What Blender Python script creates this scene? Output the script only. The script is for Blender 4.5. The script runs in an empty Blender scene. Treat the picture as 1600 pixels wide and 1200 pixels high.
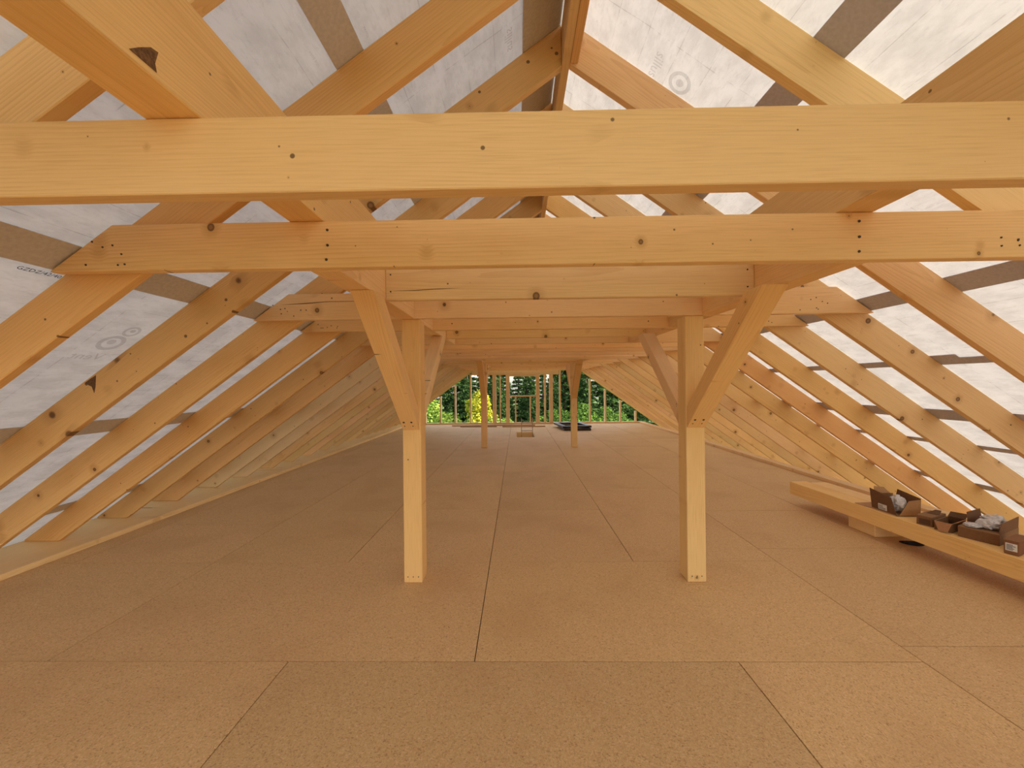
import bpy, bmesh, math, random
import numpy as np
from mathutils import Vector, Matrix
random.seed(7)
R = math.radians
SC = bpy.context.scene
COL = SC.collection
H = 1.503                                   # eye height above the boards

# ------------------------------------------------------------------ camera
f_px, yaw, pitch, roll = 590.0, 0.0151, 0.0009, 0.0103
fwd = Vector((-math.sin(yaw) * math.cos(pitch), math.cos(yaw) * math.cos(pitch), math.sin(pitch)))
r0 = Vector((math.cos(yaw), math.sin(yaw), 0)); u0 = r0.cross(fwd)
rt = math.cos(roll) * r0 - math.sin(roll) * u0
up = math.cos(roll) * u0 + math.sin(roll) * r0
cd = bpy.data.cameras.new('camera'); cam = bpy.data.objects.new('camera', cd); COL.objects.link(cam)
cam.matrix_world = Matrix(((rt.x, up.x, -fwd.x, 0), (rt.y, up.y, -fwd.y, 0), (rt.z, up.z, -fwd.z, H), (0, 0, 0, 1)))
cd.sensor_width = 36; cd.lens = 36 * f_px / 1600; cd.clip_start = .02; cd.clip_end = 400
SC.camera = cam

# ------------------------------------------------------------------ world, sun, exposure
SUN = Vector((.76, -.30, .57)).normalized()
w = bpy.data.worlds.new('sky'); SC.world = w; w.use_nodes = True
wn = w.node_tree.nodes; wl = w.node_tree.links
sky = wn.new('ShaderNodeTexSky'); sky.sky_type = 'NISHITA'; sky.sun_disc = False
sky.sun_elevation = math.asin(SUN.z); sky.sun_rotation = math.atan2(SUN.x, SUN.y)
sky.dust_density = 2.5; sky.air_density = 1.0; sky.ozone_density = 1.0
hs = wn.new('ShaderNodeHueSaturation'); hs.inputs['Saturation'].default_value = .55; wl.new(sky.outputs[0], hs.inputs['Color'])
wb = wn.new('ShaderNodeMix'); wb.data_type = 'RGBA'; wb.blend_type = 'MULTIPLY'; wb.inputs['Factor'].default_value = 1; wb.inputs[7].default_value = (1.0, .965, .88, 1)   # camera white balance
wl.new(hs.outputs[0], wb.inputs[6]); wl.new(wb.outputs[2], wn['Background'].inputs[0]); wn['Background'].inputs[1].default_value = .66
sd = bpy.data.lights.new('sun', 'SUN'); sd.energy = 2.9; sd.angle = R(.53); sd.color = (1, .93, .82)
so = bpy.data.objects.new('sun', sd); COL.objects.link(so)
so.rotation_euler = SUN.to_track_quat('Z', 'Y').to_euler(); so.location = (30, -10, 30)
vs = SC.view_settings; SC.display_settings.display_device = 'sRGB'
vs.view_transform = 'Standard'; vs.look = 'None'; vs.gamma = 1; vs.use_curve_mapping = False; vs.exposure = 0.36
SC.cycles.max_bounces = 10; SC.cycles.diffuse_bounces = 7; SC.cycles.transmission_bounces = 6

# ------------------------------------------------------------------ node helper
class NT:
    def __init__(s, name):
        s.m = bpy.data.materials.new(name); s.m.use_nodes = True
        s.t = s.m.node_tree; s.n = s.t.nodes; s.n.clear()
        s.out = s.n.new('ShaderNodeOutputMaterial')
    def put(s, sock, v):
        if hasattr(v, 'links') or isinstance(v, bpy.types.NodeSocket): s.t.links.new(v, sock)
        elif v is not None: sock.default_value = v
    def math(s, op, a, b=None, c=None, clamp=False):
        n = s.n.new('ShaderNodeMath'); n.operation = op; n.use_clamp = clamp
        for i, v in enumerate((a, b, c)): s.put(n.inputs[i], v)
        return n.outputs[0]
    def vec(s, op, a, b=None, sc=None):
        n = s.n.new('ShaderNodeVectorMath'); n.operation = op
        s.put(n.inputs[0], a); s.put(n.inputs[1], b)
        if sc is not None: s.put(n.inputs[3], sc)
        return n.outputs[1] if op in ('LENGTH', 'DISTANCE', 'DOT_PRODUCT') else n.outputs[0]
    def noise(s, v, scale, detail=2, rough=.5, dist=0):
        n = s.n.new('ShaderNodeTexNoise'); s.put(n.inputs['Vector'], v)
        n.inputs['Scale'].default_value = scale; n.inputs['Detail'].default_value = detail
        n.inputs['Roughness'].default_value = rough; n.inputs['Distortion'].default_value = dist
        return n
    def mix(s, fac, a, b, mode='MIX'):
        n = s.n.new('ShaderNodeMix'); n.data_type = 'RGBA'; n.blend_type = mode
        s.put(n.inputs['Factor'], fac); s.put(n.inputs[6], a); s.put(n.inputs[7], b)
        return n.outputs[2]
    def ss(s, x, a, b):                      # smoothstep a..b -> 0..1
        n = s.n.new('ShaderNodeMapRange'); n.interpolation_type = 'SMOOTHSTEP'
        s.put(n.inputs[0], x); n.inputs[1].default_value = a; n.inputs[2].default_value = b
        return n.outputs[0]
    def bsdf(s, col, rough=.6, bump=None, bs=.3, bd=.002, spec=.3, metal=0):
        b = s.n.new('ShaderNodeBsdfPrincipled'); s.put(b.inputs['Base Color'], col); s.put(b.inputs['Roughness'], rough)
        b.inputs['Specular IOR Level'].default_value = spec; b.inputs['Metallic'].default_value = metal
        if bump is not None:
            n = s.n.new('ShaderNodeBump'); n.inputs['Strength'].default_value = bs; n.inputs['Distance'].default_value = bd
            s.put(n.inputs['Height'], bump); s.t.links.new(n.outputs[0], b.inputs['Normal'])
        s.t.links.new(b.outputs[0], s.out.inputs[0]); return b

def c4(*c): return (c[0], c[1], c[2], 1)

def make_wood(name, light, dark, ring=85, knots=1.0, rough=.62):
    k = NT(name)
    tc = k.n.new('ShaderNodeTexCoord').outputs['Object']
    oi = k.n.new('ShaderNodeObjectInfo')
    wnz = k.n.new('ShaderNodeTexWhiteNoise'); wnz.noise_dimensions = '1D'
    k.put(wnz.inputs['W'], oi.outputs['Random'])
    off = k.vec('MULTIPLY', k.vec('SUBTRACT', wnz.outputs['Color'], (.5, .5, .5)), (60, .25, .36))
    p = k.vec('ADD', tc, off)
    # knots: branches that run across the board's thickness (local y)
    S = (2.1, 2.0, 8.5)
    pv = k.vec('MULTIPLY', p, S)
    vo = k.n.new('ShaderNodeTexVoronoi'); vo.feature = 'F1'; vo.inputs['Scale'].default_value = 1; vo.inputs['Randomness'].default_value = .95
    k.put(vo.inputs['Vector'], pv)
    d3 = k.vec('MULTIPLY', k.vec('SUBTRACT', pv, vo.outputs['Position']), (1 / S[0], .12 / S[1], .9 / S[2]))
    kd = k.vec('LENGTH', d3)
    sep = k.n.new('ShaderNodeSeparateColor'); k.put(sep.inputs[0], vo.outputs['Color'])
    krad = k.math('MULTIPLY_ADD', k.math('POWER', sep.outputs[0], 2.2), .021 * knots, .001)
    kr = k.math('DIVIDE', kd, krad)
    kin = k.math('SUBTRACT', 1.0, k.ss(kr, .72, 1.15))
    kring = k.math('MULTIPLY', kin, k.ss(kr, .35, .9))
    khalo = k.math('SUBTRACT', 1.0, k.ss(kr, .8, 3.6))
    # growth rings around a pith axis, bent by noise and by the knots
    nz = k.noise(k.vec('MULTIPLY', p, (.55, 5, 5)), 1.0, 3, .55)
    nz2 = k.noise(k.vec('MULTIPLY', p, (.25, 1.2, 1.2)), 1.0, 1)
    yz = k.vec('LENGTH', k.vec('MULTIPLY', p, (0, 1, 1)))
    rd = k.math('ADD', yz, k.math('MULTIPLY', nz.outputs[0], .055))
    rd = k.math('ADD', rd, k.math('MULTIPLY', nz2.outputs[0], .22))
    rd = k.math('ADD', rd, k.math('MULTIPLY', khalo, .014))
    wv = k.math('FRACT', k.math('MULTIPLY', rd, ring))
    late = k.math('POWER', wv, 2.6)
    fib = k.noise(k.vec('MULTIPLY', p, (6, 220, 220)), 1.0, 2)
    blot = k.noise(k.vec('MULTIPLY', p, (1.1, 3, 3)), 1.0, 3)
    lf = k.math('MULTIPLY', late, k.math('MULTIPLY_ADD', k.ss(blot.outputs[0], .3, .75), .52, .10))
    col = k.mix(lf, c4(*light), c4(*dark))
    col = k.mix(k.math('MULTIPLY', k.ss(fib.outputs[0], .45, .75), .22), col, c4(dark[0] * .8, dark[1] * .75, dark[2] * .7))
    col = k.mix(k.math('MULTIPLY', k.ss(blot.outputs[0], .52, .75), .35), col, c4(light[0] * .8, light[1] * .68, light[2] * .52))
    col = k.mix(k.math('MULTIPLY', khalo, .38), col, c4(dark[0] * .7, dark[1] * .6, dark[2] * .5))
    col = k.mix(k.math('MULTIPLY', kin, .72), col, c4(.20, .085, .03))
    col = k.mix(k.math('MULTIPLY', kring, .75), col, c4(.07, .028, .012))
    # small dark pins and resin specks
    S2 = (6, 5, 15)
    pv2 = k.vec('MULTIPLY', k.vec('ADD', p, (3.3, 1.7, .9)), S2)
    vo2 = k.n.new('ShaderNodeTexVoronoi'); vo2.inputs['Scale'].default_value = 1; k.put(vo2.inputs['Vector'], pv2)
    d2 = k.vec('LENGTH', k.vec('MULTIPLY', k.vec('SUBTRACT', pv2, vo2.outputs['Position']), (1 / S2[0], .1 / S2[1], 1 / S2[2])))
    sep2 = k.n.new('ShaderNodeSeparateColor'); k.put(sep2.inputs[0], vo2.outputs['Color'])
    r2 = k.math('MULTIPLY', k.math('POWER', sep2.outputs[0], 4), .0065 * knots)
    pin = k.math('SUBTRACT', 1.0, k.ss(k.math('SUBTRACT', d2, r2), -.001, .0016))
    col = k.mix(k.math('MULTIPLY', pin, .8), col, c4(.08, .035, .015))
    # per-timber tone, then object colour: own tint, plus painted light on some timbers
    hv = k.n.new('ShaderNodeHueSaturation'); k.put(hv.inputs['Color'], col)
    sw = k.n.new('ShaderNodeSeparateColor'); k.put(sw.inputs[0], wnz.outputs['Color'])
    k.put(hv.inputs['Hue'], k.math('MULTIPLY_ADD', sw.outputs[1], .014, .493))
    k.put(hv.inputs['Saturation'], k.math('MULTIPLY_ADD', sw.outputs[2], .14, .94))
    k.put(hv.inputs['Value'], k.math('MULTIPLY_ADD', sw.outputs[0], .14, .93))
    col = k.mix(1.0, hv.outputs[0], oi.outputs['Color'], 'MULTIPLY')
    k.bsdf(col, rough, k.math('ADD', k.math('MULTIPLY', late, -.6), k.math('MULTIPLY', fib.outputs[0], .5)), .18, .0012, .25)
    return k.m

M = {}
M['pine'] = make_wood('pine', (.87, .635, .345), (.67, .40, .165))
M['pine_knotty'] = make_wood('pine_knotty', (.74, .47, .20), (.52, .27, .09), 120, 1.9)
M['stud_wood'] = make_wood('stud_wood', (.80, .60, .37), (.64, .42, .20), 110, .6)

def simple(name, col, rough=.7, nscale=40, amt=.15, bump=.2, spec=.3, metal=0):
    k = NT(name); tc = k.n.new('ShaderNodeTexCoord').outputs['Object']
    oi = k.n.new('ShaderNodeObjectInfo')
    n = k.noise(tc, nscale, 3)
    c = k.mix(k.ss(n.outputs[0], .3, .7), c4(*col), c4(*[x * (1 - amt) for x in col]))
    c = k.mix(1.0, c, oi.outputs['Color'], 'MULTIPLY')
    k.bsdf(c, rough, n.outputs[0], bump, .002, spec, metal); return k.m

# chipboard: pressed flakes, light splinters and dark chips
k = NT('chipboard'); tc = k.n.new('ShaderNodeTexCoord').outputs['Object']; oi = k.n.new('ShaderNodeObjectInfo')
p = k.vec('ADD', tc, k.vec('SCALE', (17, 31, 7), None, oi.outputs['Random']))
wob = k.noise(p, 60, 2); pw = k.vec('ADD', p, k.vec('SCALE', k.vec('SUBTRACT', wob.outputs['Color'], (.5, .5, .5)), None, .008))
v1 = k.n.new('ShaderNodeTexVoronoi'); k.put(v1.inputs['Vector'], k.vec('MULTIPLY', pw, (330, 150, 200))); v1.inputs['Scale'].default_value = 1
v2 = k.n.new('ShaderNodeTexVoronoi'); k.put(v2.inputs['Vector'], k.vec('MULTIPLY', k.vec('ADD', pw, (.37, .11, 0)), (120, 270, 150))); v2.inputs['Scale'].default_value = 1
s1 = k.n.new('ShaderNodeSeparateColor'); k.put(s1.inputs[0], v1.outputs['Color'])
s2 = k.n.new('ShaderNodeSeparateColor'); k.put(s2.inputs[0], v2.outputs['Color'])
bl = k.noise(p, 1.7, 4); bl2 = k.noise(p, 55, 3, .6)
c = k.mix(s1.outputs[0], c4(.61, .39, .180), c4(.71, .485, .245))
c = k.mix(k.math('MULTIPLY', k.ss(s2.outputs[0], .82, .97), .40), c, c4(.86, .64, .40))
c = k.mix(k.math('MULTIPLY', k.ss(s2.outputs[1], .90, .99), .60), c, c4(.30, .15, .06))
c = k.mix(k.math('MULTIPLY', k.ss(s1.outputs[1], .88, .98), .45), c, c4(.34, .17, .07))
c = k.mix(k.math('MULTIPLY', k.ss(bl.outputs[0], .45, .72), .30), c, c4(.48, .275, .125))
c = k.mix(k.math('MULTIPLY', k.ss(bl2.outputs[0], .52, .72), .30), c, c4(.46, .25, .105))
c = k.mix(1.0, c, oi.outputs['Color'], 'MULTIPLY')
k.bsdf(c, .68, s1.outputs[0], .10, .0006, .3); M['chipboard'] = k.m

# roofing membrane: white translucent fleece with cloudy fibres and faint scrim lines
k = NT('membrane'); tc = k.n.new('ShaderNodeTexCoord').outputs['Object']
n1 = k.noise(k.vec('MULTIPLY', tc, (9, 5, 1)), 1, 6, .65); n2 = k.noise(k.vec('MULTIPLY', tc, (60, 16, 1)), 1, 3, .6, .6)
n3 = k.noise(k.vec('MULTIPLY', tc, (1.3, .8, 1)), 1, 3)
sp = k.n.new('ShaderNodeSeparateXYZ'); k.put(sp.inputs[0], k.vec('ADD', tc, k.vec('SCALE', k.vec('SUBTRACT', n3.outputs['Color'], (.5, .5, .5)), None, .05)))
lx = k.math('SUBTRACT', 1.0, k.ss(k.math('ABSOLUTE', k.math('SUBTRACT', k.math('FRACT', k.math('MULTIPLY', sp.outputs[0], 5.2)), .5)), .0, .014))
ly = k.math('SUBTRACT', 1.0, k.ss(k.math('ABSOLUTE', k.math('SUBTRACT', k.math('FRACT', k.math('MULTIPLY', sp.outputs[1], 2.7)), .5)), .0, .010))
ln = k.math('MULTIPLY', k.math('MAXIMUM', lx, ly), k.ss(n1.outputs[0], .42, .6))
c = k.mix(k.ss(n1.outputs[0], .36, .66), c4(.75, .77, .79), c4(.63, .645, .66))
c = k.mix(k.math('MULTIPLY', k.ss(n2.outputs[0], .52, .72), .30), c, c4(.50, .50, .51))
c = k.mix(k.math('MULTIPLY', ln, .6), c, c4(.30, .29, .30))
df = k.n.new('ShaderNodeBsdfDiffuse'); k.put(df.inputs[0], c)
tr = k.n.new('ShaderNodeBsdfTranslucent'); k.put(tr.inputs[0], c)
bp_ = k.n.new('ShaderNodeBump'); bp_.inputs['Strength'].default_value = .25; bp_.inputs['Distance'].default_value = .01
k.put(bp_.inputs['Height'], n1.outputs[0]); k.t.links.new(bp_.outputs[0], df.inputs['Normal'])
ms = k.n.new('ShaderNodeMixShader'); ms.inputs[0].default_value = .138
k.t.links.new(df.outputs[0], ms.inputs[1]); k.t.links.new(tr.outputs[0], ms.inputs[2]); k.t.links.new(ms.outputs[0], k.out.inputs[0])
M['membrane'] = k.m
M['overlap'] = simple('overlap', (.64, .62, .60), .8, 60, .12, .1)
k = NT('print_grey'); d_ = k.n.new('ShaderNodeBsdfDiffuse'); d_.inputs[0].default_value = (.22, .20, .20, 1); t_ = k.n.new('ShaderNodeBsdfTransparent')
x_ = k.n.new('ShaderNodeMixShader'); x_.inputs[0].default_value = .78; k.t.links.new(d_.outputs[0], x_.inputs[1]); k.t.links.new(t_.outputs[0], x_.inputs[2]); k.t.links.new(x_.outputs[0], k.out.inputs[0]); M['print_grey'] = k.m
M['batten_shade_grey'] = simple('batten_shade_grey', (.56, .57, .72), .8, 60, .12, .1)  # shade of roof battens put into an opaque strip colour
M['print_black'] = simple('print_black', (.035, .035, .04), .8, 30, .2, 0)
M['nail'] = simple('nail', (.05, .028, .018), .55, 60, .3, 0, .5)
M['card'] = simple('card', (.33, .185, .09), .8, 90, .12, .1)
M['card_dark'] = simple('card_dark', (.15, .075, .035), .8, 90, .15, .1)
M['label'] = simple('label', (.72, .70, .66), .6, 50, .1, 0)
M['label_ink'] = simple('label_ink', (.10, .08, .08), .6, 50, .1, 0)
M['plastic_white'] = simple('plastic_white', (.70, .66, .66), .35, 60, .3, .5)
M['frame_dark'] = simple('frame_dark', (.020, .009, .007), .4, 30, .3, .05, .5)
M['frame_grey'] = simple('frame_grey', (.10, .10, .12), .4, 30, .3, .05, .5)
M['rubber'] = simple('rubber', (.025, .014, .012), .5, 30, .3, .05)
M['steel'] = simple('steel', (.30, .27, .24), .4, 60, .2, .05, .5, .6)
M['grass'] = simple('grass', (.10, .16, .035), .9, 3, .5, .3)
M['bark'] = simple('bark', (.09, .06, .04), .9, 12, .5, .5)
M['bark_pale'] = simple('bark_pale', (.45, .38, .30), .9, 12, .4, .3)
M['concrete'] = simple('concrete', (.38, .34, .30), .9, 12, .2, .2)
def leafmat(name, a, b):
    k = NT(name); g = k.n.new('ShaderNodeNewGeometry')
    tcx = k.n.new('ShaderNodeTexCoord').outputs['Object']
    n = k.noise(tcx, .9, 3)
    fac = k.math('ADD', k.math('MULTIPLY', g.outputs['Random Per Island'], .6), k.math('MULTIPLY', n.outputs[0], .4))
    c = k.mix(k.ss(fac, .2, .85), c4(*a), c4(*b))
    d = k.n.new('ShaderNodeBsdfDiffuse'); k.put(d.inputs[0], c)
    t = k.n.new('ShaderNodeBsdfTranslucent'); k.put(t.inputs[0], c)
    m = k.n.new('ShaderNodeMixShader'); m.inputs[0].default_value = .35
    k.t.links.new(d.outputs[0], m.inputs[1]); k.t.links.new(t.outputs[0], m.inputs[2]); k.t.links.new(m.outputs[0], k.out.inputs[0])
    return k.m
M['leaf_dark'] = leafmat('leaf_dark', (.010, .030, .012), (.10, .17, .045))
M['leaf_green'] = leafmat('leaf_green', (.018, .055, .012), (.17, .27, .05))
M['leaf_bright'] = leafmat('leaf_bright', (.05, .12, .015), (.34, .44, .08))
M['leaf_yellow'] = leafmat('leaf_yellow', (.14, .18, .02), (.62, .55, .05))

# ------------------------------------------------------------------ object helpers
def obj(name, mesh, mat, parent=None, mw=None, color=None):
    o = bpy.data.objects.new(name, mesh); COL.objects.link(o)
    if mat is not None and not mesh.materials: mesh.materials.append(mat)
    if parent is not None: o.parent = parent
    if mw is not None: o.matrix_local = mw
    if color: o.color = (*color, 1)
    return o
def empty(name, loc=(0, 0, 0), rz=0):
    o = bpy.data.objects.new(name, None); COL.objects.link(o); o.location = loc; o.rotation_euler = (0, 0, rz)
    o.empty_display_size = .1; return o
def tag(o, label=None, cat=None, group=None, kind=None):
    if label: o['label'] = label
    if cat: o['category'] = cat
    if group: o['group'] = group
    if kind: o['kind'] = kind
    return o
def mesh_of(bm, name='m', smooth=False):
    bmesh.ops.recalc_face_normals(bm, faces=bm.faces)
    me = bpy.data.meshes.new(name); bm.to_mesh(me); bm.free()
    if smooth:
        for p in me.polygons: p.use_smooth = True
    return me
def prism(poly, y0, y1, bev=.003):           # polygon in local x-z, thickness along y
    bm = bmesh.new()
    a = [bm.verts.new((x, y0, z)) for x, z in poly]; b = [bm.verts.new((x, y1, z)) for x, z in poly]
    n = len(poly)
    bm.faces.new(a); bm.faces.new(b[::-1])
    for i in range(n): bm.faces.new((a[i], b[i], b[(i + 1) % n], a[(i + 1) % n]))
    bmesh.ops.recalc_face_normals(bm, faces=bm.faces)
    if bev: bmesh.ops.bevel(bm, geom=list(bm.edges), offset=bev, segments=1, affect='EDGES', clamp_overlap=True)
    return mesh_of(bm)
def boxm(x0, x1, y0, y1, z0, z1, bev=.003): return prism([(x0, z0), (x1, z0), (x1, z1), (x0, z1)], y0, y1, bev)
def frame(o, x, z):                          # matrix with given local x and z axes
    x = Vector(x).normalized(); z = Vector(z).normalized(); y = z.cross(x)
    return Matrix(((x.x, y.x, z.x, o[0]), (x.y, y.y, z.y, o[1]), (x.z, y.z, z.z, o[2]), (0, 0, 0, 1)))
def bar(name, x0, x1, y0, y1, z0, z1, axis, mat, parent=None, color=None, bev=.003):
    """axis-aligned timber whose grain (local x) runs along the given axis; world box given"""
    cx, cy, cz = (x0 + x1) / 2, (y0 + y1) / 2, (z0 + z1) / 2; dx, dy, dz = (x1 - x0) / 2, (y1 - y0) / 2, (z1 - z0) / 2
    if axis == 'x': me, mw = boxm(-dx, dx, -dy, dy, -dz, dz, bev), frame((cx, cy, cz), (1, 0, 0), (0, 0, 1))
    elif axis == 'y': me, mw = boxm(-dy, dy, -dx, dx, -dz, dz, bev), frame((cx, cy, cz), (0, 1, 0), (0, 0, 1))
    else: me, mw = boxm(-dz, dz, -dy, dy, -dx, dx, bev), frame((cx, cy, cz), (0, 0, 1), (-1, 0, 0))
    return obj(name, me, mat, parent, mw, color)
def child_local(ch, root):
    ch.parent = root; ch.matrix_parent_inverse = root.matrix_world.inverted() if False else Matrix()
ORD = ['first', 'second', 'third', 'fourth', 'fifth', 'sixth', 'seventh', 'eighth', 'ninth', 'tenth', 'eleventh', 'twelfth',
       'thirteenth', 'fourteenth', 'fifteenth', 'sixteenth', 'seventeenth', 'eighteenth', 'nineteenth', 'twentieth', 'twenty-first',
       'twenty-second', 'twenty-third', 'twenty-fourth']

# ------------------------------------------------------------------ roof geometry constants (heights above the boards)
T = .72
ZL = lambda x: 1.7103 + H + T * x            # underside of the left rafters
ZR = lambda x: 2.1731 + H - T * x            # underside of the right rafters
DV = .2528                                   # vertical depth of a rafter
RIDGE0, RIDGE1 = .285, .335
WALL_Y = 14.30
RY = lambda k: 1.655 + .625 * k              # front face of rafter pair k
TY = lambda i: .970 + .625 * i               # front face of collar tie i
TB, TTOP = .505 + H, .703 + H
PL_Z = .052
ZLX = lambda i: (.17 + i * .17 - 1.7103 - H) / T
ZRX = lambda i: (2.1731 + H - .17 - i * .17) / T

# ------------------------------------------------------------------ setting: floor with separate chipboards
floor = empty('floor'); tag(floor, 'brown chipboard attic floor of large butted boards', None, None, 'structure')
k = NT('dark_joint'); k.bsdf(c4(.045, .025, .012), .9); M['joint'] = k.m
hx0, hx1, hy0, hy1 = -.07, .49, 10.72, 11.88
FX0, FX1, FY0, FY1 = -5.0, 4.74, -4.2, 14.5
bm = bmesh.new()
for (a, b, c_, d) in ((FX0, FX1, FY0, hy0), (FX0, FX1, hy1, FY1), (FX0, hx0, hy0, hy1), (hx1, FX1, hy0, hy1)):
    g = bmesh.ops.create_cube(bm, size=1)
    for v in g['verts']: v.co = Vector(((a + b) / 2 + v.co.x * (b - a), (c_ + d) / 2 + v.co.y * (d - c_), -.145 + v.co.z * .24))
sub = obj('subfloor', mesh_of(bm), M['joint'], floor)
def board(x0, x1, y0, y1, t=1.0):
    g = .0026; rr = random.uniform(.985, 1.055) * t
    return bar('floor_board', x0 + g, x1 - g, y0 + g, y1 - g, -.022, random.uniform(-.0008, .0), 'x' if (x1 - x0) > (y1 - y0) else 'y', M['chipboard'], floor,
               (rr, rr * random.uniform(.992, 1.003), rr * random.uniform(.975, 1.01)), .0012)
def column(x0, x1, ys, tints={}):
    for i in range(len(ys) - 1): board(x0, x1, ys[i], ys[i + 1], tints.get(i, 1.0))
LX, RX = -4.9, 4.735
for y0, y1, xs in ((-4.2, -2.6, (LX, -2.5, 0, 2.5, RX)), (-2.6, -.35, (LX, -3.7, -1.27, 1.17, 3.61, RX)), (-.35, .85, (LX, -2.5, -.05, 2.15)), (.85, 2.05, (LX, -3.71, -1.27, 1.17, 2.15)), (2.05, 3.20, (LX, -2.62, -.25, 2.15))):
    for i in range(len(xs) - 1): board(xs[i], xs[i + 1], y0, y1, .93 if (y0 == .85 and i == 2) else 1)
column(2.15, RX, (-.35, .95, 2.17, 3.44))
column(-.25, .96, (3.20, 4.51), {}); board(-.25, .96, 4.51, 6.48, .93); column(-.25, .96, (6.48, 8.79, hy0))
board(-.25, hx0, hy0, hy1); board(hx1, .96, hy0, hy1); column(-.25, .96, (hy1, 13.1, FY1))
column(.96, 2.15, (3.20, 5.43, 7.72, 9.9, 12.2, FY1)); column(2.15, 3.36, (3.44, 4.46, 6.67, 9.0, 11.3, 13.4, FY1))
column(3.36, RX, (3.44, 5.69, 7.9, 10.2, 12.5, FY1))
column(-1.46, -.25, (3.20, 4.53, 7.0, 8.77, 11.1, 13.3, FY1)); column(-2.62, -1.46, (3.20, 4.53, 7.23, 9.7, 12.0, FY1))
column(-3.85, -2.62, (3.20, 4.09, 6.5, 9.0, 11.5, FY1)); column(LX, -3.85, (3.20, 5.2, 7.7, 10.1, 12.5, FY1))

# wall plates along both eaves
t1 = bar('trim_1', -4.80, -4.07, -4.1, WALL_Y - .01, .0006, PL_Z, 'y', M['pine'], None, (1.0, .97, .92)); tag(t1, 'pale flat timber plate along the left eaves', None, None, 'structure')
t2 = bar('trim_2', 4.57, 4.73, -4.1, WALL_Y - .01, .0006, PL_Z, 'y', M['pine'], None, (.98, .92, .86)); tag(t2, 'flat timber plate along the right eaves', None, None, 'structure')

t3 = bar('trim_3', 5.30, 5.86, -4.1, WALL_Y - .01, -.42, -.302, 'y', M['pine']); tag(t3, 'lower wall plate under the feet of the right rafters', None, None, 'structure')
t4 = bar('trim_4', 4.745, 5.295, -4.1, WALL_Y - .01, -.42, -.395, 'y', M['pine']); tag(t4, 'boards closing the eaves below the right rafters', None, None, 'structure')
ws = bar('wall_right', 5.40, 5.80, -4.1, WALL_Y + .1, -4.6, -.425, 'y', M['concrete']); tag(ws, 'wall below the right eaves', None, None, 'structure')

# ground outside
g = bpy.data.meshes.new('ground'); s = 160
g.from_pydata([(-s, -s, -4.6), (s, -s, -4.6), (s, s, -4.6), (-s, s, -4.6)], [], [(0, 1, 2, 3)])
go = obj('ground', g, M['grass']); tag(go, 'grass ground outside below the attic', None, None, 'structure')

# ------------------------------------------------------------------ roof membrane (ceiling)
ceil = empty('ceiling'); tag(ceil, 'white roofing membrane over both roof slopes', None, None, 'structure')
cs = 1 / math.hypot(1, T); sn = T * cs
Y0, Y1 = -4.3, 14.75
def slope_mat(side, off):                    # local x down the slope from the ridge, y along the ridge
    if side < 0: o = Vector((RIDGE0, 0, ZL(RIDGE0) + DV)); xa = Vector((-cs, 0, -sn)); za = Vector((-sn, 0, cs)); ya = Vector((0, -1, 0))
    else: o = Vector((RIDGE1, 0, ZR(RIDGE1) + DV)); xa = Vector((cs, 0, -sn)); za = Vector((sn, 0, cs)); ya = Vector((0, 1, 0))
    o = o + za * off
    return Matrix(((xa.x, ya.x, za.x, o.x), (xa.y, ya.y, za.y, o.y), (xa.z, ya.z, za.z, o.z), (0, 0, 0, 1)))
def sl(side, X): return (RIDGE0 - X) / cs if side < 0 else (X - RIDGE1) / cs
def sheet(name, side, xa, xb, off, th, mat, y0=Y0, y1=Y1, parent=ceil):
    a, b = sorted((sl(side, xa), sl(side, xb)))
    ya, yb = (y0, y1) if side > 0 else (-y1, -y0)
    return obj(name, boxm(a, b, ya, yb, 0, th, 0) if th > 0 else None, mat, parent, slope_mat(side, off))
def sheet_plane(name, side, xa, xb, off, mat):
    a, b = sorted((sl(side, xa), sl(side, xb))); ya, yb = (Y0, Y1) if side > 0 else (-Y1, -Y0)
    me = bpy.data.meshes.new(name); nx, ny = 4, 60
    vv = [(a + (b - a) * i / nx, ya + (yb - ya) * j / ny, 0) for j in range(ny + 1) for i in range(nx + 1)]
    ff = [(j * (nx + 1) + i, j * (nx + 1) + i + 1, (j + 1) * (nx + 1) + i + 1, (j + 1) * (nx + 1) + i) for j in range(ny) for i in range(nx)]
    me.from_pydata(vv, [], ff)
    return obj(name, me, mat, ceil, slope_mat(side, off))
# measured X ranges: sheet overlaps on the left slope, batten shadows on the right
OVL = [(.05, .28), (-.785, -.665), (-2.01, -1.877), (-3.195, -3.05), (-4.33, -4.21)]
SHADE_R = [(.36, .44), (1.297, 1.43), (2.53, 2.645), (3.735, 3.87), (4.925, 5.02)]
edL = [.300] + [sum(o) / 2 for o in OVL[1:]] + [-4.95]
edR = [.318] + [sum(o) / 2 for o in SHADE_R[1:]] + [5.95]
for i in range(len(edL) - 1): sheet_plane('membrane_sheet', -1, edL[i], edL[i + 1], .004, M['membrane'])
for i in range(len(edR) - 1): sheet_plane('membrane_sheet', 1, edR[i], edR[i + 1], .004, M['membrane'])
for a, b in OVL: tag(sheet('overlap_or_shade_strip', -1, a, b, .0012, .0020, M['overlap']), 'tan opaque overlap strip between membrane sheets')
for a, b in SHADE_R[1:]: tag(sheet('overlap_or_shade_strip', 1, a, b, .0012, .0020, M['batten_shade_grey']), 'grey brown strip painting a batten shadow on the membrane')  # opaque strips painted where battens shade the right membrane
for a, b in ((3.15, 3.212), (4.21, 4.268)): tag(sheet('batten_shade_strip', 1, a, b, .0012, .0020, M['batten_shade_grey']), 'narrow grey brown strip painting a batten shadow')  # thin batten shadows painted as opaque strips
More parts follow.
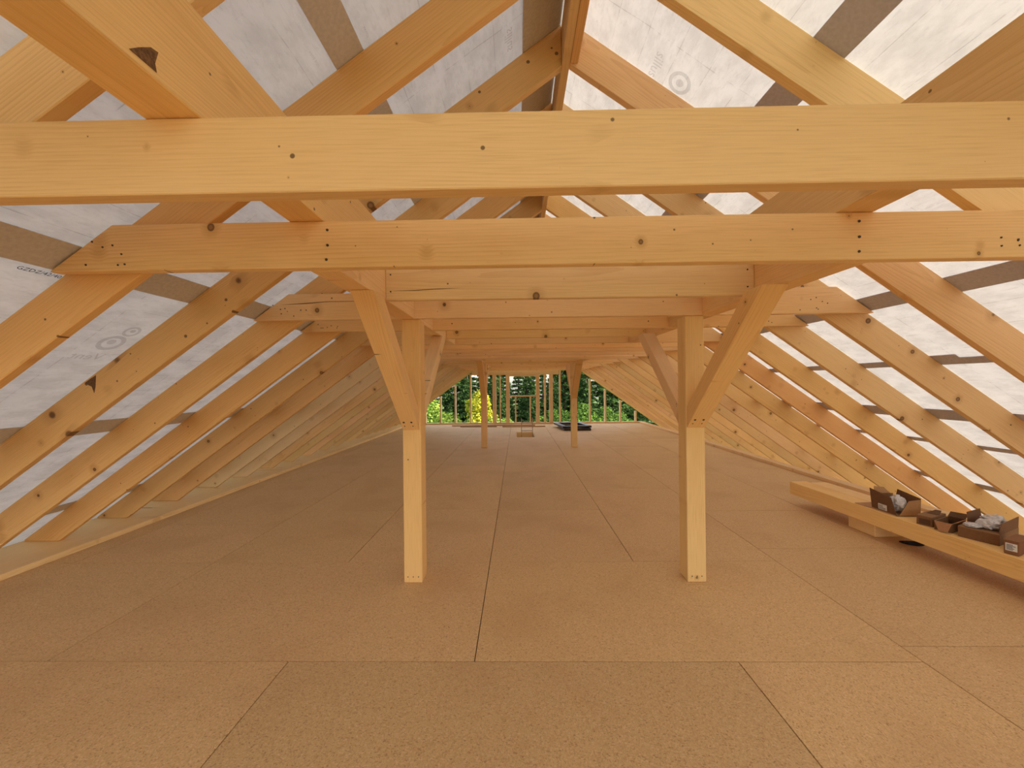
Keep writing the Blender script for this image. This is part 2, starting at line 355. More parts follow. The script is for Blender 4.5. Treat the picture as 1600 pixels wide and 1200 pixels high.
sheet('batten_shade_strip', 1, 3.118, 3.15, .0012, .0020, M['batten_shade_grey'], 2.74, 2.96)  # stepped widening of the painted batten shadow

# faint printing on the membrane
def text_mesh(s, size):
    cu = bpy.data.curves.new('t', 'FONT'); cu.body = s; cu.size = size; cu.align_x = 'CENTER'; cu.align_y = 'CENTER'; cu.resolution_u = 2
    o = bpy.data.objects.new('t', cu); COL.objects.link(o); dg = bpy.context.evaluated_depsgraph_get()
    me = bpy.data.meshes.new_from_object(o.evaluated_get(dg)); bpy.data.objects.remove(o); bpy.data.curves.remove(cu); me.materials.clear(); return me
def printed(name, s, side, X, Y, size, ang, mat, mirror=False, sx=1):
    me = text_mesh(s, size) if isinstance(s, str) else s
    x = sl(side, X); y = Y if side > 0 else -Y
    o = obj(name, me, mat, ceil, slope_mat(side, .0006) @ Matrix.Translation((x, y, 0)) @ Matrix.Rotation(R(ang), 4, 'Z') @ Matrix.Diagonal((sx if mirror else -sx, 1, 1, 1)))
    return o
def ring_mesh(rings, n=40):
    bm = bmesh.new()
    for ri, ro, cx, cy in rings:
        if ri == 0: bm.faces.new([bm.verts.new((cx + ro * math.cos(6.2832 * i / n), cy + ro * math.sin(6.2832 * i / n), 0)) for i in range(n)]); continue
        a = [bm.verts.new((cx + ri * math.cos(6.2832 * i / n), cy + ri * math.sin(6.2832 * i / n), 0)) for i in range(n)]
        b = [bm.verts.new((cx + ro * math.cos(6.2832 * i / n), cy + ro * math.sin(6.2832 * i / n), 0)) for i in range(n)]
        for i in range(n): bm.faces.new((a[i], a[(i + 1) % n], b[(i + 1) % n], b[i]))
    return mesh_of(bm)

# ------------------------------------------------------------------ gable wall at the far end (studs, sill, header)
wall = empty('wall_back'); tag(wall, 'open timber stud frame of the far gable', None, None, 'structure')
SW = M['stud_wood']
def wbar(name, x0, x1, z0, z1, axis, y0=WALL_Y, y1=WALL_Y + .12, color=None): return bar(name, x0, x1, y0, y1, z0, z1, axis, SW, wall, color)
wbar('sole_plate', -4.7, 4.7, .0006, .055, 'x')
HB = .36 + H                                 # underside of the header
for x in (-3.52, -2.94, -2.38, -1.79): wbar('stud', x - .028, x + .028, .057, ZL(x - .03) - .004, 'z')
for x in (1.60, 2.15, 2.73, 3.30, 3.87, 4.44): wbar('stud', x - .030, x + .030, .057, ZR(x + .03) - .004, 'z')
for x, hw in ((-.89, .07), (-.67, .025), (-.38, .07), (.755, .07), (1.03, .035), (1.26, .07)): wbar('stud', x - hw, x + hw, .057, HB - .001, 'z')
wbar('header', -1.74, 1.55, HB, HB + .22, 'x')
for x in (-1.2, -.38, .30, .95): wbar('stud', x - .03, x + .03, HB + .222, (ZL(x - .03) if x < .3 else ZR(x + .03)) - .01, 'z')
wbar('lintel', -.309, .684, -.475 + H, -.425 + H, 'x')
wbar('cripple_stud', -.112, -.062, .057, -.477 + H, 'z'); wbar('cripple_stud', .445, .495, .057, -.477 + H, 'z')
wbar('head_board', -.309, .684, HB - .062, HB - .002, 'x', color=(1, .93, .8))

# low boarded wall added unseen behind the camera, opening above sized for fill light
wn_ = empty('added_front_wall'); tag(wn_, 'unseen low boarded wall added at the near gable to shape the light', None, None, 'structure')
for i in range(3): bar('board', ZLX(i), ZRX(i), -4.2, -4.17, .005 + i * .17, .17 + i * .17, 'x', M['pine'], wn_)

# ------------------------------------------------------------------ nails
NAILM = {}
def nail(parent, loc, n, r=.0045):           # dark nail head, axis along n (parent space)
    key = round(r, 4)
    if key not in NAILM:
        bm = bmesh.new(); bmesh.ops.create_cone(bm, cap_ends=True, segments=8, radius1=r, radius2=r * .9, depth=.003); NAILM[key] = mesh_of(bm); NAILM[key].materials.append(M['nail'])
    o = bpy.data.objects.new('nail', NAILM[key]); COL.objects.link(o); o.parent = parent
    o.matrix_local = Matrix.Translation(loc) @ Vector(n).to_track_quat('Z', 'Y').to_matrix().to_4x4(); return o

# ------------------------------------------------------------------ ridge
rg = bar('ridge_board', RIDGE0 + .001, RIDGE1 - .001, -.8, WALL_Y + .1, 1.925 + H, 2.163 + H, 'y', M['pine'], None, (.97, .93, .88))
tag(rg, 'long thin ridge board running away under the roof apex', 'beam')
rb = bar('ridge_blocking', RIDGE1 + .001, RIDGE1 + .048, RY(0) + .047, RY(1) - .002, 1.925 + H, 2.115 + H, 'y', M['pine'], None, (.94, .88, .8))
tag(rb, 'short board fixed to the right face of the ridge board', 'board')

# ------------------------------------------------------------------ rafters
def rafter_mesh(side):
    if side < 0:
        xr = RIDGE0 - .001; e0 = (PL_Z + .002 - (1.7103 + H)) / T; e1 = -4.72
        P = [(e0, PL_Z + .002), (xr, ZL(xr)), (xr, ZL(xr) + DV), (e1, ZL(e1) + DV), (e1, PL_Z + .002)]
        org = Vector((e1, 0, PL_Z)); xa = Vector((cs, 0, sn)); za = Vector((-sn, 0, cs))
    else:
        xr = RIDGE1 + .001; e0 = (.30 + 2.1731 + H) / T; e1 = 5.87
        P = [(e0, -.30), (e1, -.30), (e1, ZR(e1) + DV), (xr, ZR(xr) + DV), (xr, ZR(xr))]
        org = Vector((xr, 0, ZR(xr))); xa = Vector((cs, 0, -sn)); za = Vector((sn, 0, cs))
    poly = []
    for x, z in P:
        d = Vector((x, 0, z)) - org; poly.append((d.dot(xa), d.dot(za)))
    return prism(poly, 0, .045, .003), org, xa, za
RM = {s_: rafter_mesh(s_) for s_ in (-1, 1)}
RMK = RM[-1][0].copy(); RMK.materials.append(M['pine_knotty'])
LT = {-1: (1.0, .95, .84), 0: (.95, .84, .66), 1: (1.02, .98, .95), 2: (1.02, .92, .74), 3: (.98, .88, .68), 4: (.90, .78, .6), 5: (.88, .77, .6)}
RT = {0: (1.03, .98, .88), 1: (1.04, .98, .9), 2: (1.02, .96, .88), 3: (1.03, .98, .86), 4: (1.02, .90, .68), 5: (1.0, .82, .66), 6: (.98, .86, .66), 7: (1.04, .97, .84)}
NRAFT = 21
for side, nm in ((-1, 'left'), (1, 'right')):
    me, org, xa, za = RM[side]
    for k_ in range(-1, NRAFT):
        if side > 0 and k_ == -1: continue
        tint = (LT if side < 0 else RT).get(k_, (random.uniform(.92, 1.04),) * 3)
        if k_ > 7: v = random.uniform(.93, 1.02) if side < 0 else random.uniform(1.0, 1.08); tint = (v, v * random.uniform(.93, .99), v * random.uniform(.82, .92))  # deep right rafters tinted lighter to stand in for missing light
        o = obj('rafter', RMK if (side < 0 and k_ == 1) else me, M['pine'], None, frame((org.x, RY(k_), org.z), xa, za), tint)
        j = k_ + 1 if side < 0 else k_
        last = NRAFT - 1
        look = {-1: 'yellowish', 0: 'golden', 1: 'brown knotty stained', 2: 'clean yellow'}.get(k_, 'pale brown') if side < 0 else {0: 'pale clean', 1: 'pale', 4: 'yellow', 5: 'reddish', 6: 'darker yellow'}.get(k_, 'pale yellow')
        where = 'nearest the camera' if j == 0 else 'at the far gable wall' if k_ == last else ORD[j] + ' from the camera'
        tag(o, f'{look} pine rafter of the {nm} roof slope, {where}', 'rafter', f'rafters of the {nm} roof slope')

# dark bark patches on the brown knotty left rafter and left purlin are knots of the wood texture

# ------------------------------------------------------------------ collar ties
FULL = [0, 1, 3, 4] + [6, 7, 8, 9, 10, 11, 13, 14] + list(range(16, 22))
SHORT = [2, 5, 12, 15]
PLX = (-.905, -.775); PRX = (1.385, 1.50)    # trimmer timbers on the posts
def tie_mesh(full):
    if full:
        zl = lambda z: (z - DV - 1.7103 - H) / T + .012; zr = lambda z: (2.1731 + H + DV - z) / T - .012
        P = [(zl(TB), 0), (zr(TB), 0), (zr(TTOP), TTOP - TB), (zl(TTOP), TTOP - TB)]
    else: P = [(PLX[1] + .001, 0), (PRX[0] - .001, 0), (PRX[0] - .001, TTOP - TB), (PLX[1] + .001, TTOP - TB)]
    return prism(P, 0, .048 if full else .046, .003)
TM = {True: tie_mesh(True), False: tie_mesh(False)}
for i in range(22):
    full = i in FULL
    tint = {0: (.95, .89, .82), 1: (1.05, .99, .93), 2: (1.06, 1.01, .96), 3: (1.06, 1.0, .94), 4: (1.05, .98, .92)}.get(i, (1.07, 1.01, .94))  # nearest tie darkened, deeper ties lightened: light painted into the tint
    o = obj('collar_tie', TM[full], M['pine'], None, frame((0, TY(i), TB), (1, 0, 0), (0, 0, 1)), tint)
    where = {0: 'nearest the camera across the top of the view', 1: 'second from the camera with three nails at each trimmer end', 21: 'farthest, close to the gable wall'}.get(i, ORD[i] + ' from the camera')
    kind_ = 'full width pine collar tie' if full else 'short pine collar tie between the trimmers'
    tag(o, f'{kind_}, {where}', 'beam', 'collar ties across the attic')
    rnd = random.Random(i)
    if i == 1:
        for x in (-.806, 1.43):
            for z in (.034, .095, .16): nail(o, (x + rnd.uniform(-.004, .004), -.001, z), (0, -1, 0), .006)
    if i in (1, 3, 4):                        # nail groups where the ties meet the rafters
        for x in ((-1.87, -1.66) if i == 1 else (-1.86, -1.60)), (2.0, 2.36):
            for q in range(7): nail(o, (rnd.uniform(*x), -.001, rnd.uniform(.03, .165) * (1 if abs(x[0]) > 3 else .8)), (0, -1, 0), .0042)
    if i == 2:
        for x in (PLX[1] + .03, PRX[0] - .04):
            for z in (.05, .15): nail(o, (x, -.001, z), (0, -1, 0), .005)
    if i == 4:
        for x in (-.6, 1.2): nail(o, (x, -.001, .06), (0, -1, 0), .006)

def stain(parent, pts, n, mat='nail', name='bark_patch'):     # thin flake on a timber face, world points
    inv = parent.matrix_basis.inverted(); nn = (inv.to_3x3() @ Vector(n)).normalized()
    bm = bmesh.new(); P = [inv @ Vector(p) + nn * .0006 for p in pts]
    a = [bm.verts.new(p) for p in P]; b = [bm.verts.new(p + nn * .0006) for p in P]; m_ = len(P)
    bm.faces.new(a); bm.faces.new(b[::-1])
    for i in range(m_): bm.faces.new((a[i], b[i], b[(i + 1) % m_], a[(i + 1) % m_]))
    return obj(name, mesh_of(bm), M[mat], parent, Matrix())
M['bark_flake'] = simple('bark_flake', (.21, .105, .042), .8, 150, .5, .3)
for o in list(COL.objects):
    if o.get('category') == 'rafter' and abs(o.location.y - RY(1)) < .01 and 'left' in o['label']:
        y = RY(1); stain(o, [(-2.66, y, H + .034), (-2.62, y, H + .063), (-2.588, y, H + .082), (-2.592, y, H + .01), (-2.60, y, H - .028), (-2.615, y, H + .012)], (0, -1, 0), 'bark_flake')
    if o.get('category') == 'beam' and o.name.startswith('collar_tie'):
        i = round((o.location.y - TY(0)) / .625)
        if i == 2: stain(o, [(-.74, TY(2), H + .560), (-.6, TY(2), H + .5585), (-.45, TY(2), H + .566), (-.33, TY(2), H + .571), (-.45, TY(2), H + .5695), (-.6, TY(2), H + .5625)], (0, -1, 0), 'bark_flake', 'crack')
        if i == 3: stain(o, [(-1.80, TY(3), H + .622), (-1.6, TY(3), H + .628), (-1.42, TY(3), H + .641), (-1.22, TY(3), H + .640), (-1.22, TY(3), H + .643), (-1.42, TY(3), H + .6445), (-1.6, TY(3), H + .634)], (0, -1, 0), 'bark_flake', 'crack')

# ------------------------------------------------------------------ purlins on top of the ties
pl = bar('purlin', -.970, -.820, -1.2, WALL_Y - .01, TTOP + .002, .975 + H, 'y', M['pine'], None, (.98, .86, .66))
stain(pl, [(-.82, .790, H + .722), (-.82, .812, H + .745), (-.82, .838, H + .768), (-.82, .856, H + .772), (-.82, .848, H + .74), (-.82, .852, H + .722)], (1, 0, 0), 'bark_flake')
tag(pl, 'thick golden purlin under the left rafters, lying on the collar ties', 'beam', 'purlins on the collar ties')
pr_ = bar('purlin', 1.340, 1.495, -1.2, WALL_Y - .01, TTOP + .002, .965 + H, 'y', M['pine'], None, (.95, .86, .74))
tag(pr_, 'thick brown purlin under the right rafters, lying on the collar ties', 'beam', 'purlins on the collar ties')

# ------------------------------------------------------------------ posts, trimmers and braces (near pair and far pair)
def brace_mesh(dirn, w_, run):               # local frame = world; from post face at y=0, lower edge at z=-.343+H, leaning to dirn
    z0 = -.343 + H; z1 = TB - .002
    th = .115; L = math.hypot(run, z1 - z0); a = (run / L, (z1 - z0) / L)  # along (y,z)
    # perpendicular offset toward the post top
    dz = th / a[0]; dy = th / a[1]
    P = [(0, z0), (run, z1), (run - dy, z1), (0, z0 + dz)]
    return P, a
def brace(name, X0, X1, yf, dirn, run, label, tint, nails):
    P, a = brace_mesh(dirn, X1 - X0, run)
    org = Vector((X1 if dirn < 0 else X0, yf, P[0][1])); xa = Vector((0, dirn * a[0], a[1])); za = Vector((0, -dirn * a[1], a[0]))
    poly = []
    for y, z in P:
        d = Vector((0, dirn * y, z - P[0][1])); poly.append((d.dot(xa), d.dot(za)))
    mw = frame(org, xa, za)
    # local y = z x x
    ya = za.cross(xa); s_ = 1 if ya.x * (1 if dirn > 0 else -1) > 0 else -1
    wdt = X1 - X0
    o = obj(name, prism(poly, 0, wdt * s_, .004), M['pine'], None, mw, tint)
    tag(o, label, 'brace', 'knee braces on the posts')
    if nails:
        for fx, fz, r_ in ((.32, .10, .009), (.78, .10, .009), (.30, .055, .005), (.80, .055, .005)):
            nail(o, (fz, wdt * s_ * fx, -.0008), (0, 0, -1), r_)
    return o
def post_set(yp, ia, ib, ic, idd, tag_d, near):
    for side, xc, PX, nm in ((-1, -.810, PLX, 'left'), (1, 1.335, PRX, 'right')):
        x0, x1 = xc - .07, xc + .07
        p = bar('post', x0, x1, yp, yp + .14, .0008, TB - .001, 'z', M['pine'], None, (1.0, .88, .74) if side < 0 else (1.0, .95, .86), .004)
        tag(p, f'square pine post carrying the {nm} trimmer, {tag_d}', 'post', 'posts under the roof')
        if near:
            for q in (-.04, 0, .04): nail(p, (-(TB / 2) + .045, -.0705, q if side < 0 else q * .9), (0, -1, 0), .0045)
        for n_, (a, b) in enumerate(((ia, ib), (ib, ic), (ic, idd))):
            ya, yb = TY(a) + .049, TY(b) - .001
            o = bar('trimmer', PX[0], PX[1], ya, yb, TB, TTOP - .002, 'y', M['pine'], None, (1.03, .97, .9) if side < 0 else (.96, .88, .76))
            tag(o, f'{("front", "middle", "rear")[n_]} piece of the trimmer timber over the {nm} post, {tag_d}', 'beam', 'trimmer timbers over the posts')
        bx0, bx1 = (x0 + .004, x1 - .012) if side < 0 else (x0 + .004, x1 - .002)
        brace('brace', bx0, bx1, yp - .001, -1, .90, f'knee brace rising toward the camera from the {nm} post, {tag_d}', (1.0, .88, .70) if side < 0 else (.93, .84, .70), near)
        brace('brace', bx0 + .005, bx1 - .01, yp + .141, 1, 1.02, f'knee brace rising to the rear from the {nm} post, {tag_d}', (1.02, .97, .9), False)
post_set(2.864, 1, 3, 4, 6, 'near pair', True)
post_set(8.97, 11, 13, 14, 16, 'far pair', False)

# ------------------------------------------------------------------ hatch with ladder
ht = empty('hatch_lining', ((hx0 + hx1) / 2, (hy0 + hy1) / 2, -.30)); tag(ht, 'wooden lining of the open floor hatch before the far wall', 'hatch')
bx, by = (hx1 - hx0) / 2, (hy1 - hy0) / 2
def lb(name, *a, axis='x', root=None, mat='pine', color=None): return bar(name, *a, axis, M[mat], root, color)
lb('lining_board', -bx, bx, by - .02, by - .001, -.25, .295, root=ht); lb('lining_board', -bx, bx, -by + .001, -by + .02, -.25, .295, root=ht)
lb('lining_board', -bx, -bx + .02, -by + .021, by - .021, -.25, .295, axis='y', root=ht); lb('lining_board', bx - .02, bx, -by + .021, by - .021, -.25, .295, axis='y', root=ht)
ld = empty('ladder', (.265, 11.30, -.55)); tag(ld, 'thin ladder standing up out of the floor hatch', 'ladder')
for x in (-.165, .165):
    me = boxm(-.62, .62, -.011, .011, -.024, .024, .002)
    obj('stile', me, M['steel'], ld, frame((x, 0, .42), Vector((0, .10, 1)), Vector((0, -1, .10))), (1.3, .9, .6))
for z in (.10, .38, .66, .90): bar('rung', -.153, .153, (z - .42) * .1 - .012, (z - .42) * .1 + .012, z - .010, z + .010, 'x', M['steel'], ld, (1.2, .85, .6), .002)

# ------------------------------------------------------------------ dark roof-window frames lying by the far right post
def window_frame(name, x0, y0, w_, d_, h_, rz, z, label):
    r = empty(name, (x0, y0, z), rz); tag(r, label, 'window frame', 'dark window frames on the floor')
    t_ = .13
    bar('rail', 0, w_, 0, t_, 0, h_, 'x', M['frame_dark'], r); bar('rail', 0, w_, d_ - t_, d_, 0, h_, 'x', M['frame_dark'], r)
    bar('side_member', 0, t_, t_ + .001, d_ - t_ - .001, 0, h_, 'y', M['frame_dark'], r); bar('side_member', w_ - t_, w_, t_ + .001, d_ - t_ - .001, 0, h_, 'y', M['frame_dark'], r)
    for xx in (.035, .085): bar('seal', xx, xx + .02, .05, d_ - .05, h_ + .0005, h_ + .006, 'y', M['frame_grey'], r)
    return r
window_frame('window_frame', 1.47, 12.05, .86, 1.30, .075, R(3), .0008, 'dark brown roof window frame lying flat on the floor, lower of two')
window_frame('window_frame', 1.43, 12.10, .95, 1.28, .060, R(8), .084, 'dark brown roof window frame lying askew on top of another')

# loose battens on the floor by the far wall
for i, (x0, x1, y, a, lb_) in enumerate(((-2.40, .62, 13.72, 1.2, 'longest loose batten lying along the foot of the far wall'), (-2.05, -.75, 13.36, -1.5, 'shorter dark batten lying in front of the longest one'),
                                         (-.55, .95, 13.30, .8, 'thin batten lying between the hatch and the far wall'))):
    r = obj('batten', boxm(-(x1 - x0) / 2, (x1 - x0) / 2, -.03, .03, 0, .035, .002), M['pine'], None, Matrix.Translation(((x0 + x1) / 2, y, .0008)) @ Matrix.Rotation(R(a), 4, 'Z'), (.52, .44, .40))
    tag(r, lb_, 'batten', 'loose battens by the far wall')

# ------------------------------------------------------------------ timber beams on a block with cartons, right side
BA = math.atan2(4.673 - 2.62, 3.316 - 3.385)  # direction along the beams (toward the far end)
bdir = Vector((math.cos(BA), math.sin(BA), 0)); bnor = Vector((bdir.y, -bdir.x, 0))   # toward the eaves
B0 = Vector((3.316, 4.673, 0)); BZ0, BZ1 = .133, .281
for i in range(2):
    c0 = B0 + bnor * (.202 * i + .10)
    L = 4.4
    o = obj('timber_beam', boxm(-L, 0 if i == 0 else -.06, -.10, .10, 0, BZ1 - BZ0, .004), M['pine'], None, frame((c0.x, c0.y, BZ0), bdir, (0, 0, 1)), (1.0, .88, .68) if i == 0 else (1.03, .96, .85))
    tag(o, ('long squared timber on blocks, the one facing the room, cartons on top', 'long squared timber on blocks, on the side toward the right eaves')[i], 'timber', 'timbers stored on blocks')
def on_beam(s_, t_, z=0): q = B0 - bdir * s_ + bnor * t_; return Vector((q.x, q.y, z))
for i, s_ in enumerate((1.0, 3.6)):
    c0 = on_beam(s_ if i else .86, .27)
    o = obj('block', boxm(-.21, .21, -.14, .14, .0008, BZ0 - .0008, .004), M['pine'], None, frame((c0.x, c0.y, 0), bnor, (0, 0, 1)), (1.0, .93, .78))
    tag(o, ('wooden block under the stored timbers near their middle', 'wooden block under the near end of the stored timbers')[i], 'block')
# dark strap on the floor
bm = bmesh.new(); pr = None
for i in range(13):
    a = R(-60 + 10 * i); q = [bm.verts.new((.10 * math.cos(a), .10 * math.sin(a), z)) for z in (.0, .012 + .028 * math.sin(R(15 * i)))] + [bm.verts.new((.088 * math.cos(a), .088 * math.sin(a), z)) for z in (.012 + .028 * math.sin(R(15 * i)), .0)]
    if pr:
        for j in range(4): bm.faces.new((pr[j], pr[(j + 1) % 4], q[(j + 1) % 4], q[j]))
    else: bm.faces.new(q)
    pr = q
bm.faces.new(pr[::-1])
o = obj('strap', mesh_of(bm), M['rubber'], None, Matrix.Translation((3.625, 3.57, .0008)) @ Matrix.Rotation(R(-115), 4, 'Z')); tag(o, 'dark strap curled on the floor under the timbers beside the block', 'strap')

# ---- cartons
def panel(root, name, pts, th, mat='card', n=None, color=None):
    """flat cardboard panel through pts (root space), extruded by th along n"""
    bm = bmesh.new(); P = [Vector(p) for p in pts]
    nn = (P[1] - P[0]).cross(P[2] - P[0]).normalized() if n is None else Vector(n)
    a = [bm.verts.new(p) for p in P]; b = [bm.verts.new(p + nn * th) for p in P]
    bm.faces.new(a); bm.faces.new(b[::-1]); m_ = len(P)
    for i in range(m_): bm.faces.new((a[i], b[i], b[(i + 1) % m_], a[(i + 1) % m_]))
    return obj(name, mesh_of(bm), M[mat], root, Matrix(), color)
TOPZ = BZ1 + .0008
def flatcard():
    me = boxm(-.19, .19, -.15, .15, 0, .005, .001); q = on_beam(1.03, .17, TOPZ)
    o = obj('cardboard_sheet', me, M['card'], None, Matrix.Translation(q) @ Matrix.Rotation(BA + R(4), 4, 'Z'), (1.5, 1.4, 1.3)); tag(o, 'flattened cardboard sheet under the open carton on the timber', 'cardboard')
flatcard()
def crumple(name, root, c0, r_, seed, sq=(1, 1, .7), mat='plastic_white'):
    bm = bmesh.new(); bmesh.ops.create_icosphere(bm, subdivisions=3, radius=1); rnd = random.Random(seed)
    import mathutils.noise as mn
    for v in bm.verts:
        d = v.co.normalized(); k_ = 1 + .35 * mn.noise(d * 2.6 + Vector((seed, 0, 0))) + .22 * mn.noise(d * 7 + Vector((0, seed, 0)))
        v.co = Vector((d.x * sq[0], d.y * sq[1], d.z * sq[2])) * r_ * k_
    return obj(name, mesh_of(bm), M[mat], root, Matrix.Translation(c0))
def label_on(root, origin, ux, uz, w_, h_, lines=4):
    """printed label: pale rectangle with dark print bars, lying on a panel"""
    o_ = Vector(origin); ux = Vector(ux).normalized(); uz = Vector(uz).normalized(); n = ux.cross(uz)
    lab = panel(root, 'label', [o_, o_ + ux * w_, o_ + ux * w_ + uz * h_, o_ + uz * h_], .0012, 'label', n)
    bm = bmesh.new(); rnd = random.Random(int(w_ * 999))
    for i in range(lines):
        z0 = h_ * (.12 + .8 * i / lines); x0 = w_ * .08; x1 = w_ * rnd.uniform(.55, .92)
        q = [o_ + ux * x + uz * z + n * .0018 for x, z in ((x0, z0), (x1, z0), (x1, z0 + h_ * .09), (x0, z0 + h_ * .09))]
        bm.faces.new([bm.verts.new(v) for v in q])
    obj('print', mesh_of(bm), M['label_ink'], lab, Matrix())
# open carton (root axes: x along the room-facing side toward the camera, y toward the eaves)
def carton_root(name, p, ang, label): r = empty(name, p, ang); tag(r, label, 'box', 'cartons on the stored timbers'); return r
q = on_beam(.99, .045, TOPZ + .0055)
b1 = carton_root('open_carton', q, BA + R(180) + R(-3), 'tall open brown carton with white plastic inside on the timber')
w_, d_, h_ = .25, .20, .135; t_ = .004
panel(b1, 'base', [(0, 0, 0), (w_, 0, 0), (w_, d_, 0), (0, d_, 0)], t_, 'card', (0, 0, 1))
panel(b1, 'side', [(0, 0, t_), (w_ * .96, 0, t_), (w_ * .80, -.01, h_ + .012), (-.01, -.012, h_ + .05)], t_, 'card_dark', (0, 1, 0), (1.2, 1.15, 1.1))
panel(b1, 'side', [(0, d_, t_), (w_, d_, t_), (w_, d_ + .004, h_ + .02), (.04, d_ + .004, h_ + .05)], t_, 'card_dark', (0, -1, 0), (1.3, 1.2, 1.1))
panel(b1, 'end', [(w_, .02, t_), (w_, d_, t_), (w_, d_, h_ + .01), (w_, .10, h_ - .005)], t_, 'card', (-1, 0, 0), (1.35, 1.3, 1.15))
panel(b1, 'end', [(0, .006, t_), (0, d_ - .006, t_), (0, d_ - .006, h_), (0, .006, h_)], t_, 'card', (1, 0, 0))
panel(b1, 'flap', [(0, .02, h_), (0, d_ - .03, h_), (-.045, d_ - .05, h_ + .045), (-.045, .06, h_ + .055)], .003, 'card', (1, 0, .6), (1.4, 1.35, 1.2))
label_on(b1, (.075, -.0062, .012), (1, 0, 0), (0, -.06, 1), .085, .052)
crumple('packing', b1, (.165, .085, .088), .062, 3, (1.0, .85, 1.1))
# small flat carton
def low_carton(s_, t0, ang, w_, d_, h_, label, seed, opened=False):
    r = carton_root('carton', on_beam(s_, t0, TOPZ), ang, label)
    panel(r, 'base', [(0, 0, 0), (w_, 0, 0), (w_, d_, 0), (0, d_, 0)], .004, 'card_dark', (0, 0, 1))
    panel(r, 'side', [(0, 0, .004), (w_, 0, .004), (w_, 0, h_), (0, 0, h_)], .004, 'card_dark', (0, 1, 0), (1.5, 1.4, 1.3))
    panel(r, 'side', [(0, d_, .004), (w_, d_, .004), (w_, d_, h_), (0, d_, h_)], .004, 'card_dark', (0, -1, 0))
    panel(r, 'end', [(w_, .004, .004), (w_, d_ - .004, .004), (w_, d_ - .004, h_), (w_, .004, h_)], .004, 'card', (-1, 0, 0))
    panel(r, 'end', [(0, .004, .004), (0, d_ - .004, .004), (0, d_ - .004, h_), (0, .004, h_)], .004, 'card', (1, 0, 0))
    if opened:
        panel(r, 'flap', [(.0, -.001, h_), (w_, -.001, h_), (w_ * .9, -.045, h_ - .06), (w_ * .4, -.05, h_ - .06)], .003, 'card', (0, -.8, -.6), (1.2, 1, .9))
        panel(r, 'flap', [(.0, d_, h_), (w_, d_, h_), (w_, d_ + .05, h_ + .035), (0, d_ + .05, h_ + .03)], .003, 'card_dark', (0, -.6, .8))
        panel(r, 'flap', [(w_, .01, h_), (w_, d_ - .01, h_), (w_ + .024, d_ - .02, h_ + .014), (w_ + .024, .02, h_ + .014)], .003, 'card', (0, 0, 1), (1.4, 1.3, 1.2))
    else:
        panel(r, 'lid', [(0, 0, h_ + .0005), (w_, 0, h_ + .0005), (w_, d_, h_ + .0005), (0, d_, h_ + .0005)], .004, 'card', (0, 0, 1), (.9, .85, .8))
        panel(r, 'flap', [(.02, d_ * .5, h_ + .005), (w_, d_ * .5, h_ + .005), (w_ * .9, d_ * .8, h_ + .03), (.05, d_ * .8, h_ + .03)], .003, 'card_dark', (0, -.5, .8))
    return r
A0 = BA + R(180)
r = low_carton(1.405, .022, A0 + R(22), .095, .24, .075, 'small flat brown carton beside the tall open one', 1)
panel(r, 'label', [(.015, -.0002, .012), (.085, -.0002, .012), (.085, -.0002, .055), (.015, -.0002, .055)], .0012, 'card_dark', (0, -1, 0), (.75, .7, .7))
r = low_carton(1.527, .035, A0 + R(22), .10, .24, .072, 'low brown carton with torn flaps hanging open', 2, True)
panel(r, 'label', [(.012, -.0002, .012), (.07, -.0002, .012), (.07, -.0002, .055), (.012, -.0002, .055)], .0012, 'card_dark', (0, -1, 0), (.75, .7, .7))
# large carton: low room-facing side, upright flaps on both ends, plastic bags on top
r = low_carton(1.672, .055, A0 + R(22), .205, .36, .078, 'large brown carton with upright flaps and pale plastic bags on top', 3)
panel(r, 'flap', [(.205, .01, .080), (.205, .355, .080), (.208, .355, .165), (.208, .03, .155)], .004, 'card_dark', (-1, 0, 0), (1.5, 1.45, 1.4))
panel(r, 'flap', [(.02, .10, .084), (.02, .355, .084), (.01, .355, .17), (.01, .12, .175)], .004, 'card_dark', (1, 0, 0), (1.3, 1.2, 1.1))
crumple('bag', r, (.13, .10, .120), .05, 5, (1.2, 1, .75)); crumple('bag', r, (.12, .23, .125), .055, 8, (1.2, 1.2, .75)); crumple('bag', r, (.06, .05, .100), .035, 12, (1.3, 1, .5))
r = carton_root('carton', on_beam(1.965, .025, TOPZ), A0 + R(22), 'small closed brown carton with white label nearest the camera')
w_, d_, h_ = .068, .22, .095
me = boxm(0, w_, 0, d_, 0, h_, .003); obj('body', me, M['card_dark'], r, Matrix(), (1.6, 1.4, 1.3))
panel(r, 'lid', [(0, 0, h_ + .0004), (w_, 0, h_ + .0004), (w_, d_, h_ + .0004), (0, d_, h_ + .0004)], .003, 'card_dark', (0, 0, 1), (1.9, 1.7, 1.5))
label_on(r, (.008, -.0004, .026), (1, 0, 0), (0, 0, 1), .052, .052, 5)

